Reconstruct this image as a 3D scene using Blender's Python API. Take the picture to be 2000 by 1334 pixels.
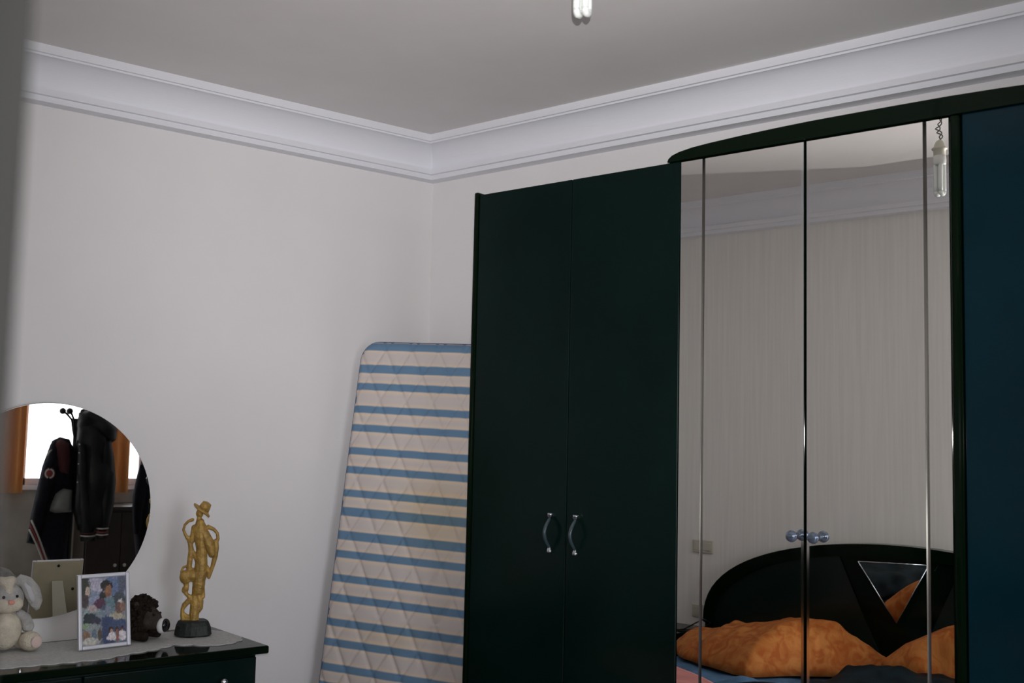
import bpy, bmesh, math, random
from math import sin, cos, pi, radians, sqrt
from mathutils import Vector, Matrix, noise
from mathutils.geometry import delaunay_2d_cdt

random.seed(7)
scene = bpy.context.scene
for o in list(bpy.data.objects):
    bpy.data.objects.remove(o)
COL = scene.collection

# ------------------------------------------------------------------ camera
EYE = Vector((0, 0, 1.5))
YAW, PITCH, ROLL = radians(40.633), radians(4.958), radians(1.307)
fw = Vector((-sin(YAW) * cos(PITCH), cos(YAW) * cos(PITCH), sin(PITCH)))
rt = Vector((cos(YAW), sin(YAW), 0))
up = rt.cross(fw)
rt2 = rt * cos(ROLL) + up * sin(ROLL)
up2 = up * cos(ROLL) - rt * sin(ROLL)
cam_d = bpy.data.cameras.new('camera')
cam_d.sensor_fit = 'HORIZONTAL'
cam_d.sensor_width = 36.0
cam_d.lens = 2168.5 * 36.0 / 2000.0
cam_d.clip_start = 0.02
cam_d.dof.use_dof = True
cam_d.dof.focus_distance = 3.9
cam_d.dof.aperture_fstop = 5.0
cam = bpy.data.objects.new('camera', cam_d)
COL.objects.link(cam)
M = Matrix((rt2, up2, -fw)).transposed().to_4x4()
M.translation = EYE
cam.matrix_world = M
scene.camera = cam

# ------------------------------------------------------------------ world, exposure
scene.view_settings.view_transform = 'Standard'
scene.view_settings.look = 'None'
scene.view_settings.gamma = 1.0
scene.view_settings.use_curve_mapping = False
scene.view_settings.exposure = 0.0
world = bpy.data.worlds.new('daylight')
scene.world = world
world.use_nodes = True
bg = world.node_tree.nodes['Background']
bg.inputs['Color'].default_value = (0.90, 0.94, 1.0, 1)
bg.inputs['Strength'].default_value = 7.0
FLASH = 185.0
SPILL = 86.0

# ------------------------------------------------------------------ plan of the room
CX, CY = -3.344, 3.35                      # the corner between the left and the back wall
AL = radians(9.706)                        # the left wall stands slightly askew
NL = Vector((cos(AL), -sin(AL), 0))        # its inward normal
LL = Vector((sin(AL), cos(AL), 0))         # its direction towards the corner
YF, XR, ZC = 0.57, 1.15, 2.748             # front wall, right wall, ceiling
DX = CX - (CY - YF) * math.tan(AL)         # x of the left-front corner
WY0, WY1, WZ0, WZ1 = 1.93, 3.14, 1.08, 2.35   # window in the right wall
GY0, GY1, GZ0, GZ1 = 0.66, 1.72, .06, 2.35    # unseen balcony door, added for more neutral daylight
def WL(s, o, z):                           # point by distance along / off the left wall
    return Vector((CX, CY, 0)) + LL * s + NL * o + Vector((0, 0, z))

def portal(loc, rot, w, h):
    d = bpy.data.lights.new('window_daylight', 'AREA'); d.shape = 'RECTANGLE'
    d.size, d.size_y = w, h; d.cycles.is_portal = True
    o = bpy.data.objects.new('window_daylight', d); o.location = loc; o.rotation_euler = rot; COL.objects.link(o)
portal((XR + .16, (WY0 + WY1) / 2, (WZ0 + WZ1) / 2), (radians(90), 0, radians(90)), WY1 - WY0, WZ1 - WZ0)
portal((XR + .16, (GY0 + GY1) / 2, (GZ0 + GZ1) / 2), (radians(90), 0, radians(90)), GY1 - GY0, GZ1 - GZ0)
# the camera's own small flash, just above the lens (it leaves the sparks on the trims and mirror cuts)
MF = M @ Matrix.Rotation(radians(9), 4, 'X'); MF.translation = EYE + up2 * .045 + rt2 * .01
for energy, cone in ((FLASH, 54), (SPILL, 130)):       # hot centre and wide spill of the same flash
    flash_d = bpy.data.lights.new('camera_flash', 'SPOT'); flash_d.energy = energy; flash_d.shadow_soft_size = .004
    flash_d.spot_size = radians(cone); flash_d.spot_blend = 1.0; flash_d.color = (1.0, .98, .975)
    flash = bpy.data.objects.new('camera_flash', flash_d); COL.objects.link(flash); flash.matrix_world = MF

# ------------------------------------------------------------------ materials
def lin(c):
    return tuple(((v / 255) / 12.92 if v / 255 <= .04045 else ((v / 255 + .055) / 1.055) ** 2.4) for v in c)
MATS = {}
def mat(name, col, rough=.6, metal=0., spec=.5, var=0., vscale=8., bump=0., bscale=200., trans=0., coat=0., stretch=None):
    if name in MATS: return MATS[name]
    m = bpy.data.materials.new(name); m.use_nodes = True
    nt = m.node_tree; b = nt.nodes['Principled BSDF']
    b.inputs['Roughness'].default_value = rough
    b.inputs['Metallic'].default_value = metal
    b.inputs['Specular IOR Level'].default_value = spec
    b.inputs['Coat Weight'].default_value = coat
    b.inputs['Coat Roughness'].default_value = .05
    b.inputs['Transmission Weight'].default_value = trans
    b.inputs['Base Color'].default_value = (*col, 1)
    tc = nt.nodes.new('ShaderNodeTexCoord')
    vec = tc.outputs['Object']
    if stretch:
        mp = nt.nodes.new('ShaderNodeMapping'); mp.inputs['Scale'].default_value = stretch
        nt.links.new(vec, mp.inputs['Vector']); vec = mp.outputs['Vector']
    if var:
        n = nt.nodes.new('ShaderNodeTexNoise'); n.inputs['Scale'].default_value = vscale
        n.inputs['Detail'].default_value = 4
        nt.links.new(vec, n.inputs['Vector'])
        r = nt.nodes.new('ShaderNodeValToRGB')
        r.color_ramp.elements[0].position = .3; r.color_ramp.elements[1].position = .7
        r.color_ramp.elements[0].color = (*[c * (1 - var) for c in col], 1)
        r.color_ramp.elements[1].color = (*[min(1, c * (1 + var)) for c in col], 1)
        nt.links.new(n.outputs['Fac'], r.inputs['Fac']); nt.links.new(r.outputs['Color'], b.inputs['Base Color'])
    if bump:
        n = nt.nodes.new('ShaderNodeTexNoise'); n.inputs['Scale'].default_value = bscale
        n.inputs['Detail'].default_value = 3
        nt.links.new(vec, n.inputs['Vector'])
        bp = nt.nodes.new('ShaderNodeBump'); bp.inputs['Strength'].default_value = bump; bp.inputs['Distance'].default_value = .004
        nt.links.new(n.outputs['Fac'], bp.inputs['Height']); nt.links.new(bp.outputs['Normal'], b.inputs['Normal'])
    MATS[name] = m
    return m

m_wall = mat('wall_paint', (.86, .838, .845), .9, spec=.2, var=.015, vscale=3, bump=.08, bscale=90)
m_ceil = mat('ceiling_paint', (.80, .772, .768), .95, spec=.2, var=.02, vscale=4)
m_crown = mat('plaster', (.87, .875, .925), .85, spec=.2)
m_floor = mat('floor_tiles_beige', (.52, .46, .40), .5, var=.1, vscale=5)
m_hall = mat('hall_paint', (.84, .83, .80), .9)
m_lac = mat('green_black_lacquer', (.0025, .011, .009), .16, spec=.16, var=.2, vscale=3)
m_lacb = mat('petrol_lacquer', (.002, .019, .029), .16, spec=.16, var=.2, vscale=3)
m_black = mat('black_lacquer', (.002, .007, .003), .07, spec=.11)
m_dgreen = mat('dark_green_lacquer', (.006, .014, .011), .18, spec=.35)
m_mirror = mat('mirror_silver', (.97, .955, .925), .0, metal=1.)
m_mirror2 = mat('mirror_silver_clear', (.86, .86, .84), .0, metal=1.)
m_cut = mat('cut_mirror_groove', (.32, .31, .285), .36, metal=1.)
m_edge = mat('ground_mirror_edge', (.98, .97, .97), .09, metal=1.)
m_chrome = mat('chrome', (.62, .66, .70), .12, metal=1.)
m_smoke = mat('smoky_acrylic', (.03, .05, .06), .08, spec=.8)
m_knob = mat('glass_knob_blue', (.17, .215, .29), .08, spec=1., metal=.6)
m_gold = mat('gilt_resin', (.40, .245, .06), .5, metal=.2, var=.35, vscale=45, bump=.8, bscale=110)
m_rock = mat('dark_green_stone', (.008, .013, .010), .55, var=.4, vscale=30, bump=.8, bscale=60)
m_lace = mat('grey_lace', (.52, .52, .505), .9, var=.12, vscale=90, bump=.5, bscale=160)
m_frame = mat('silver_white_frame', (.60, .60, .66), .35, metal=.25)
m_card = mat('beige_backing_board', (.56, .50, .36), .8, var=.06, vscale=25)
m_fur_g = mat('grey_plush', (.43, .42, .41), 1., spec=.1, var=.2, vscale=45, bump=1., bscale=240)
m_fur_c = mat('cream_plush', (.62, .56, .46), 1., spec=.1, var=.15, vscale=45, bump=1., bscale=240)
m_fur_p = mat('pink_felt', (.70, .30, .24), .9)
m_eye = mat('black_bead', (.006, .005, .005), .1)
m_fur_b = mat('dark_brown_plush', (.022, .016, .013), 1., spec=.1, var=.4, vscale=60, bump=1., bscale=260)
m_fur_m = mat('brown_plush', (.050, .041, .035), 1., spec=.1, var=.3, vscale=60, bump=1., bscale=260)
m_fur_w = mat('white_plush', (.62, .62, .62), 1., spec=.1)
m_plastic = mat('ivory_plastic', (.58, .55, .46), .4)
m_white = mat('white_plastic', (.70, .71, .68), .35)
m_glasstube = mat('fluorescent_tube_glass', (.80, .83, .80), .15, spec=.7)
m_wire = mat('grey_wire', (.10, .10, .09), .5)
m_wframe = mat('white_window_frame', (.75, .73, .80), .4)
m_pink = mat('pink_blanket', (.62, .24, .22), .95, var=.12, vscale=14, bump=.4, bscale=60)
m_blue = mat('blue_bedspread', (.085, .20, .36), .9, var=.3, vscale=9, bump=.4, bscale=40)
m_navy = mat('dark_navy_throw', (.003, .011, .016), .6, spec=.15, var=.5, vscale=12)
m_olive = mat('olive_sheet', (.10, .085, .02), .9)
m_leather = mat('black_leather', (.007, .009, .009), .55, spec=.25, bump=.5, bscale=30)
m_wool = mat('dark_wool', (.010, .011, .016), .9, spec=.1, var=.3, vscale=40)
m_maroon = mat('maroon_wool', (.06, .012, .014), .9)
m_offw = mat('off_white_cloth', (.45, .43, .40), .9)
m_redst = mat('dull_red_cloth', (.20, .03, .03), .9)
m_greysh = mat('grey_shirt_cloth', (.20, .21, .20), .9, var=.15, vscale=20)
m_iron = mat('black_iron', (.01, .01, .01), .35, metal=.5)
m_wood = mat('dark_brown_wood', (.016, .010, .008), .4, var=.3, vscale=6)
m_door = mat('black_door_edge', (.0035, .0035, .0033), .8, spec=.1)

def cushion_mat(name, a, b):
    m = bpy.data.materials.new(name); m.use_nodes = True; nt = m.node_tree; p = nt.nodes['Principled BSDF']
    p.inputs['Roughness'].default_value = .75; p.inputs['Specular IOR Level'].default_value = .25
    tc = nt.nodes.new('ShaderNodeTexCoord')
    n = nt.nodes.new('ShaderNodeTexNoise'); n.inputs['Scale'].default_value = 13; n.inputs['Detail'].default_value = 6; n.inputs['Distortion'].default_value = 1.5
    r = nt.nodes.new('ShaderNodeValToRGB')
    r.color_ramp.elements[0].position = .38; r.color_ramp.elements[1].position = .62
    r.color_ramp.elements[0].color = (*a, 1); r.color_ramp.elements[1].color = (*b, 1)
    nt.links.new(tc.outputs['Object'], n.inputs['Vector']); nt.links.new(n.outputs['Fac'], r.inputs['Fac'])
    nt.links.new(r.outputs['Color'], p.inputs['Base Color'])
    return m
m_orange = cushion_mat('marbled_orange_cotton', (.46, .115, .018), (.62, .23, .055))

def curtain_mat():
    m = bpy.data.materials.new('orange_curtain_cloth'); m.use_nodes = True; nt = m.node_tree
    nt.nodes.remove(nt.nodes['Principled BSDF']); out = nt.nodes['Material Output']
    d = nt.nodes.new('ShaderNodeBsdfDiffuse'); t = nt.nodes.new('ShaderNodeBsdfTranslucent'); mx = nt.nodes.new('ShaderNodeMixShader')
    d.inputs['Color'].default_value = (.60, .30, .12, 1); t.inputs['Color'].default_value = (.60, .26, .09, 1)
    mx.inputs[0].default_value = .16
    nt.links.new(d.outputs[0], mx.inputs[1]); nt.links.new(t.outputs[0], mx.inputs[2]); nt.links.new(mx.outputs[0], out.inputs['Surface'])
    return m
m_curt = curtain_mat()

def glass_mat():
    m = bpy.data.materials.new('window_glass'); m.use_nodes = True; nt = m.node_tree
    nt.nodes.remove(nt.nodes['Principled BSDF']); out = nt.nodes['Material Output']
    t = nt.nodes.new('ShaderNodeBsdfTransparent'); g = nt.nodes.new('ShaderNodeBsdfGlossy'); mx = nt.nodes.new('ShaderNodeMixShader')
    g.inputs['Roughness'].default_value = .02; mx.inputs[0].default_value = .06
    nt.links.new(t.outputs[0], mx.inputs[1]); nt.links.new(g.outputs[0], mx.inputs[2]); nt.links.new(mx.outputs[0], out.inputs['Surface'])
    return m
m_glass = glass_mat()

def wallpaper_mat():
    m = bpy.data.materials.new('striped_wallpaper'); m.use_nodes = True; nt = m.node_tree; p = nt.nodes['Principled BSDF']
    p.inputs['Roughness'].default_value = .9; p.inputs['Specular IOR Level'].default_value = .2
    tc = nt.nodes.new('ShaderNodeTexCoord'); mp = nt.nodes.new('ShaderNodeMapping'); mp.inputs['Scale'].default_value = (75, 75, 2.2)
    n = nt.nodes.new('ShaderNodeTexNoise'); n.inputs['Scale'].default_value = 1.; n.inputs['Detail'].default_value = 3
    r = nt.nodes.new('ShaderNodeValToRGB'); r.color_ramp.elements[0].position = .35; r.color_ramp.elements[1].position = .65
    r.color_ramp.elements[0].color = (.84, .82, .775, 1); r.color_ramp.elements[1].color = (.89, .87, .825, 1)
    nt.links.new(tc.outputs['Object'], mp.inputs['Vector']); nt.links.new(mp.outputs['Vector'], n.inputs['Vector'])
    nt.links.new(n.outputs['Fac'], r.inputs['Fac']); nt.links.new(r.outputs['Color'], p.inputs['Base Color'])
    return m
m_paper = wallpaper_mat()

def attr_mat(name, rough=.5, bump=0., bscale=300., spec=.3):
    m = bpy.data.materials.new(name); m.use_nodes = True; nt = m.node_tree; p = nt.nodes['Principled BSDF']
    p.inputs['Roughness'].default_value = rough; p.inputs['Specular IOR Level'].default_value = spec
    a = nt.nodes.new('ShaderNodeAttribute'); a.attribute_name = 'print'
    nt.links.new(a.outputs['Color'], p.inputs['Base Color'])
    if bump:
        tc = nt.nodes.new('ShaderNodeTexCoord'); n = nt.nodes.new('ShaderNodeTexNoise'); n.inputs['Scale'].default_value = bscale
        b = nt.nodes.new('ShaderNodeBump'); b.inputs['Strength'].default_value = bump; b.inputs['Distance'].default_value = .002
        nt.links.new(tc.outputs['Object'], n.inputs['Vector']); nt.links.new(n.outputs['Fac'], b.inputs['Height']); nt.links.new(b.outputs['Normal'], p.inputs['Normal'])
    return m

# ------------------------------------------------------------------ mesh helpers
def obj(name, data, m=None, parent=None, smooth=False):
    """link a bmesh or mesh as one object"""
    if isinstance(data, bmesh.types.BMesh):
        me = bpy.data.meshes.new(name); data.normal_update(); data.to_mesh(me); data.free()
    else:
        me = data
    if m is not None and not me.materials:
        for k in (m if isinstance(m, (list, tuple)) else [m]): me.materials.append(k)
    if smooth:
        for p in me.polygons: p.use_smooth = True
    o = bpy.data.objects.new(name, me); COL.objects.link(o)
    if parent is not None: o.parent = parent
    return o
def tag(o, label, cat, group=None):
    o['label'] = label; o['category'] = cat
    if group: o['group'] = group
    return o
def thing(name, label, cat, loc=(0, 0, 0), rotz=0., group=None):
    o = bpy.data.objects.new(name, None); o.empty_display_size = .05
    o.location = loc; o.rotation_euler = (0, 0, rotz); COL.objects.link(o)
    return tag(o, label, cat, group)
def struct(name, data, m, parent=None, smooth=False):
    o = obj(name, data, m, parent, smooth)
    if parent is None: o['kind'] = 'structure'
    return o
def BM(): return bmesh.new()
def box(b, x0, x1, y0, y1, z0, z1, mi=0, bev=0.):
    vs = [b.verts.new((x, y, z)) for z in (z0, z1) for y in (y0, y1) for x in (x0, x1)]
    fs = [b.faces.new([vs[i] for i in q]) for q in ((0, 2, 3, 1), (4, 5, 7, 6), (0, 1, 5, 4), (2, 6, 7, 3), (0, 4, 6, 2), (1, 3, 7, 5))]
    for f in fs: f.material_index = mi
    if bev:
        es = list({e for f in fs for e in f.edges})
        r = bmesh.ops.bevel(b, geom=es, offset=bev, segments=3, affect='EDGES', profile=.5)
        for f in r['faces']: f.material_index = mi
    return b
def tube(b, pts, rad, seg=10, mi=0, caps=True):
    pts = [Vector(p) for p in pts]; n = len(pts)
    rs = rad if isinstance(rad, (list, tuple)) else [rad] * n
    t0 = (pts[1] - pts[0]).normalized()
    a = Vector((0, 0, 1)) if abs(t0.z) < .9 else Vector((1, 0, 0))
    nx = t0.cross(a).normalized(); rings = []
    for i, p in enumerate(pts):
        t = ((pts[min(i + 1, n - 1)] - p).normalized() + (p - pts[max(i - 1, 0)]).normalized())
        t = t.normalized() if t.length > 1e-6 else t0
        nx = (nx - t * nx.dot(t)).normalized(); ny = t.cross(nx)
        rings.append([b.verts.new(p + (nx * cos(2 * pi * k / seg) + ny * sin(2 * pi * k / seg)) * rs[i]) for k in range(seg)])
    for i in range(n - 1):
        for k in range(seg):
            f = b.faces.new((rings[i][k], rings[i][(k + 1) % seg], rings[i + 1][(k + 1) % seg], rings[i + 1][k])); f.material_index = mi; f.smooth = True
    if caps:
        for rg in (list(reversed(rings[0])), rings[-1]): f = b.faces.new(rg); f.material_index = mi
    return b
def lathe(b, prof, c=(0, 0, 0), seg=24, mi=0):
    c = Vector(c); rings = []
    for r, z in prof: rings.append([b.verts.new(c + Vector((r * cos(2 * pi * k / seg), r * sin(2 * pi * k / seg), z))) for k in range(seg)])
    for i in range(len(rings) - 1):
        for k in range(seg):
            f = b.faces.new((rings[i][k], rings[i][(k + 1) % seg], rings[i + 1][(k + 1) % seg], rings[i + 1][k])); f.smooth = True; f.material_index = mi
    for rg in (list(reversed(rings[0])), rings[-1]): f = b.faces.new(rg); f.material_index = mi
    return b
def ball(b, c, r, rot=None, seg=20, mi=0):
    r = Vector(r) if isinstance(r, (list, tuple)) else Vector((r, r, r))
    mtx = Matrix.Translation(Vector(c)) @ (rot.to_4x4() if rot else Matrix.Identity(4)) @ Matrix.Diagonal((*r, 1))
    g = bmesh.ops.create_uvsphere(b, u_segments=seg, v_segments=max(8, seg * 2 // 3), radius=1, matrix=mtx)
    for v in g['verts']:
        for f in v.link_faces: f.smooth = True; f.material_index = mi
    return b
def prism(b, outline, y0, y1, mi=0):
    """outline in x,z, extruded along y"""
    A = [b.verts.new((x, y0, z)) for x, z in outline]; Bv = [b.verts.new((x, y1, z)) for x, z in outline]
    n = len(outline)
    f1 = b.faces.new(A); f2 = b.faces.new(list(reversed(Bv)))
    for i in range(n): f = b.faces.new((A[i], Bv[i], Bv[(i + 1) % n], A[(i + 1) % n])); f.material_index = mi
    f1.material_index = mi; f2.material_index = mi
    bmesh.ops.recalc_face_normals(b, faces=b.faces)
    return b
def organic(name, b, m, parent=None, voxel=.004, smooth=6, dec=0.):
    """fuse overlapping solids into one continuous skin"""
    me = bpy.data.meshes.new(name); b.to_mesh(me); b.free()
    o = bpy.data.objects.new(name, me); COL.objects.link(o)
    r = o.modifiers.new('r', 'REMESH'); r.mode = 'VOXEL'; r.voxel_size = voxel
    if smooth: s = o.modifiers.new('s', 'SMOOTH'); s.iterations = smooth; s.factor = .5
    dg = bpy.context.evaluated_depsgraph_get()
    me2 = bpy.data.meshes.new_from_object(o.evaluated_get(dg))
    bpy.data.objects.remove(o); bpy.data.meshes.remove(me)
    me2.name = name
    me2.materials.clear()
    return obj(name, me2, m, parent, True)
def ndist(p, poly):
    best = 1e9
    for i in range(len(poly)):
        a, c = poly[i], poly[(i + 1) % len(poly)]
        d = c - a; L = d.length_squared
        t = 0 if L < 1e-12 else max(0, min(1, (p - a).dot(d) / L))
        best = min(best, (p - a - d * t).length)
    return best
def inside(p, poly):
    c = False; n = len(poly)
    for i in range(n):
        a, d = poly[i], poly[(i + 1) % n]
        if (a.y > p.y) != (d.y > p.y) and p.x < (d.x - a.x) * (p.y - a.y) / (d.y - a.y) + a.x: c = not c
    return c
def pillow(outline, depth, width, step, wob=0., wsc=10., seed=0., flat=0.):
    """solid swelling out of a 2-D outline (x,z); returns bmesh, front towards -y"""
    P = [Vector(p) for p in outline]; B = []
    for i in range(len(P)):
        a, c = P[i], P[(i + 1) % len(P)]; k = max(1, int((c - a).length / step))
        for j in range(k): B.append(a + (c - a) * j / k)
    xs = [p.x for p in B]; zs = [p.y for p in B]
    pts = list(B); x = min(xs); row = 0
    while x < max(xs):
        z = min(zs) + (step / 2 if row % 2 else 0)
        while z < max(zs):
            q = Vector((x, z))
            if inside(q, B) and ndist(q, B) > step * .55: pts.append(q)
            z += step
        x += step; row += 1
    n = len(B)
    V, Ed, Fc, *_ = delaunay_2d_cdt(pts, [(i, (i + 1) % n) for i in range(n)], [], 1, 1e-6)
    b = BM(); fr, bk = [], []
    for v in V:
        d = ndist(v, B); t = min(d / width, 1)
        h = depth * sqrt(max(0, 1 - (1 - t) ** 2))
        w = wob * t * noise.noise(Vector((v.x * wsc + seed, v.y * wsc * .5, seed)))
        f = b.verts.new((v.x, -h - w, v.y)); fr.append(f)
        bk.append(f if d < 1e-5 else b.verts.new((v.x, h * (1 - flat), v.y)))
    for f in Fc:
        c = sum((V[i] for i in f), Vector((0, 0))) / len(f)
        if not inside(c, B): continue
        for lst in (fr, bk):
            try: q = b.faces.new([lst[i] for i in f]); q.smooth = True
            except ValueError: pass
    for v in [v for v in b.verts if not v.link_faces]: b.verts.remove(v)
    bmesh.ops.recalc_face_normals(b, faces=b.faces)
    return b

# ------------------------------------------------------------------ room shell
b = BM(); box(b, DX - .3, XR + .2, YF - 2.3, CY + .2, -.1, 0); struct('floor', b, m_floor)
b = BM(); box(b, DX - .3, XR + .2, YF - .15, CY + .2, ZC, ZC + .1); struct('ceiling', b, m_ceil)
b = BM(); box(b, CX - .3, XR + .15, CY, CY + .15, 0, ZC); struct('wall_back', b, m_wall)
b = BM()
p = [WL(-3.1, 0, 0), WL(.02, 0, 0), WL(.02, -.15, 0), WL(-3.1, -.15, 0)]
lo = [b.verts.new(v) for v in p]; hi = [b.verts.new(v + Vector((0, 0, ZC))) for v in p]
b.faces.new(lo); b.faces.new(list(reversed(hi)))
for i in range(4): b.faces.new((lo[i], hi[i], hi[(i + 1) % 4], lo[(i + 1) % 4]))
bmesh.ops.recalc_face_normals(b, faces=b.faces); struct('wall_left', b, m_wall)
b = BM()
box(b, XR, XR + .15, YF - 2.3, GY0, 0, ZC); box(b, XR, XR + .15, GY1, WY0, 0, ZC); box(b, XR, XR + .15, WY1, CY, 0, ZC)
box(b, XR, XR + .15, GY0, GY1, 0, GZ0); box(b, XR, XR + .15, GY0, GY1, GZ1, ZC)
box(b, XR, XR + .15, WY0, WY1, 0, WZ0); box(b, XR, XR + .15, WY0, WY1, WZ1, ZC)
struct('wall_right', b, mat('shade_toned_plaster', (.34, .32, .295), .95, var=.25, vscale=3.5))  # the wall's shade is put into this darker, mottled grey
OX0, OX1, OZ = -1.33, .85, 2.30            # opening the picture was taken through
b = BM()
box(b, DX - .1, OX0, YF - .15, YF, 0, ZC); box(b, OX1, XR, YF - .15, YF, 0, ZC); box(b, OX0, OX1, YF - .15, YF, OZ, ZC)
struct('wall_front', b, m_paper)
# hallway behind the opening
b = BM()
box(b, -1.9, XR, -1.75, -1.6, 0, ZC)
box(b, -1.9, -1.75, -1.6, YF - .15, 0, ZC); box(b, -1.9, XR + .15, -1.75, YF - .15, ZC, ZC + .1)
struct('wall_hall', b, m_hall)
b = BM(); box(b, -60, 60, -60, 60, -3.2, -3.1); struct('ground_outside', b, mat('pale_paving', (.30, .29, .27), .9))

# plaster crown moulding, mitred round the room
prof = [(0, 2.585), (.058, 2.584), (.0585, 2.603), (.073, 2.6035), (.0735, 2.6247), (.056, 2.629)]
for k in range(0, 15):
    t = k / 14 * pi / 2
    prof.append((.056 + .079 * (1 - cos(t)), 2.631 + .087 * sin(t)))
prof += [(.135, 2.713), (.141, 2.713), (.1415, 2.7195), (.1515, 2.720), (.152, ZC)]
def inset(o):
    y1, y0, x1 = CY - o, YF + o, XR - o
    f = lambda y: CX + o / cos(AL) - (CY - y) * math.tan(AL)
    return [Vector((f(y1), y1)), Vector((x1, y1)), Vector((x1, y0)), Vector((f(y0), y0))]
rings = [(inset(o), z) for o, z in prof]
for k, nm in enumerate(('trim_1', 'trim_2', 'trim_3', 'trim_4')):
    b = BM(); j = (k + 1) % 4; last = None
    for (c, z) in rings:
        cur = (b.verts.new((c[k].x, c[k].y, z)), b.verts.new((c[j].x, c[j].y, z)))
        if last:
            f = b.faces.new((last[0], last[1], cur[1], cur[0]))
        last = cur
    c0 = inset(0.)   # closing faces against wall and ceiling
    t = (b.verts.new((c0[k].x, c0[k].y, ZC)), b.verts.new((c0[j].x, c0[j].y, ZC)))
    b.faces.new((last[0], last[1], t[1], t[0]))
    bmesh.ops.recalc_face_normals(b, faces=b.faces)
    struct(nm, b, m_crown)

# window in the right wall
def glazing(name, axis, c0, bars, z0, z1, sill=True):
    # frame of posts and rails with a pane in every field; axis 'y' lies in the right wall, 'x' in the hall wall
    def bx(b, a0, a1, d0, d1, zz0, zz1):
        box(b, c0 + d0, c0 + d1, a0, a1, zz0, zz1) if axis == 'y' else box(b, a0, a1, c0 - d1, c0 - d0, zz0, zz1)
    b = BM(); lo_, hi_ = bars[0][0], bars[-1][1]
    for a0, a1 in bars: bx(b, a0, a1, .05, .11, z0, z1)
    for q0, q1 in ((z0, z0 + .05), (z1 - .05, z1)): bx(b, lo_, hi_, .05, .11, q0, q1)
    w = struct(name, b, m_wframe)
    for (p0, p1), (r0, r1) in zip(bars[:-1], bars[1:]):
        b = BM(); bx(b, p1, r0, .075, .08, z0 + .05, z1 - .05); obj('pane', b, m_glass, w)
    if sill:
        b = BM(); bx(b, lo_, hi_, -.015, .05, z0 - .03, z0); obj('window_sill', b, m_wframe, w)
glazing('window_1', 'y', XR, [(WY0, WY0 + .05), (2.245, 2.30), (2.985, 3.02), (WY1 - .05, WY1)], WZ0, WZ1)
glazing('added_window', 'y', XR, [(GY0, GY0 + .05), (1.165, 1.215), (GY1 - .05, GY1)], GZ0, GZ1, False)  # unseen glazed opening, added to let daylight in nearer the camera

def curtain(y0, y1, z0, z1, label, seed):
    b = BM(); n = 40; m_ = 10; fr = []
    for i in range(n + 1):
        col = []
        for j in range(m_ + 1):
            t = i / n; z = z0 + (z1 - z0) * j / m_
            d = .018 * sin(t * pi * 2 * (y1 - y0) / .075 + seed) * (1.15 - .3 * j / m_) + .006 * noise.noise(Vector((t * 9, z * 3, seed)))
            col.append((b.verts.new((XR - .055 + d, y0 + (y1 - y0) * t, z)), b.verts.new((XR - .052 + d, y0 + (y1 - y0) * t, z))))
        fr.append(col)
    for i in range(n):
        for j in range(m_):
            for s in (0, 1):
                q = [fr[i][j][s], fr[i + 1][j][s], fr[i + 1][j + 1][s], fr[i][j + 1][s]]
                f = b.faces.new(q if s else q[::-1]); f.smooth = True
    return tag(obj('curtain', b, m_curt), label, 'curtain', 'orange curtains at the window')
curtain(1.94, 2.275, 1.03, 2.42, 'wide orange curtain left of the bright window gap in the round mirror', 0.)
curtain(2.80, 3.0, 1.03, 2.42, 'narrow orange curtain right of the hanging jackets in the round mirror', 2.)

# door leaf standing open beside the camera
d0, d1 = Vector((-.372, .1745, 0)), Vector((-1.30, .375, 0))
dd = (d1 - d0).normalized(); dn = Vector((dd.y, -dd.x, 0)) * .04
if dn.y > 0: dn = -dn
b = BM(); q = [d0, d1, d1 + dn, d0 + dn]
lo = [b.verts.new(v + Vector((0, 0, .01))) for v in q]; hi = [b.verts.new(v + Vector((0, 0, 2.2))) for v in q]
b.faces.new(lo); b.faces.new(hi)
for i in range(4): b.faces.new((lo[i], hi[i], hi[(i + 1) % 4], lo[(i + 1) % 4]))
bmesh.ops.recalc_face_normals(b, faces=b.faces); struct('door_1', b, m_door)

# ------------------------------------------------------------------ wardrobe
YM = 2.82
WX0, WX1 = -2.603, -.500
wr = thing('wardrobe', 'tall black-green lacquered wardrobe with two mirrored doors and curved cornice', 'wardrobe', (-1.34, YM, 0))
def wob(name, b, m, parent=wr, smooth=False):
    for v in b.verts: v.co -= Vector((-1.34, YM, 0))
    return obj(name, b, m, parent, smooth)
for x0, x1 in ((WX0, WX0 + .018), (WX1 - .018, WX1)):
    b = BM(); box(b, x0, x1, YM - .008, CY - .01, 0, 2.352, bev=.006); wob('side_panel', b, m_black)
b = BM(); box(b, -.966, -.940, YM - .012, YM + .02, .06, 2.343, bev=.009); wob('centre_post', b, m_black)
b = BM(); box(b, WX0 + .018, WX1 - .018, YM + .022, CY - .012, .06, 2.335); wob('carcass', b, m_black)
b = BM(); box(b, WX0 + .018, WX1 - .018, YM + .01, YM + .05, 0, .06); wob('plinth', b, m_black)
# cornice
out = [(-1.806, 2.343), (-1.802, 2.352), (-1.790, 2.361), (-1.765, 2.3685), (-1.72, 2.3755), (-1.66, 2.380), (-1.56, 2.385), (-1.45, 2.389), (-1.34, 2.3915), (-1.2, 2.392)]
out = out + [(-2.3 - x, z) for x, z in reversed(out)]
b = BM(); prism(b, out, YM - .012, CY - .03); wob('cornice', b, m_black)

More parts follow.
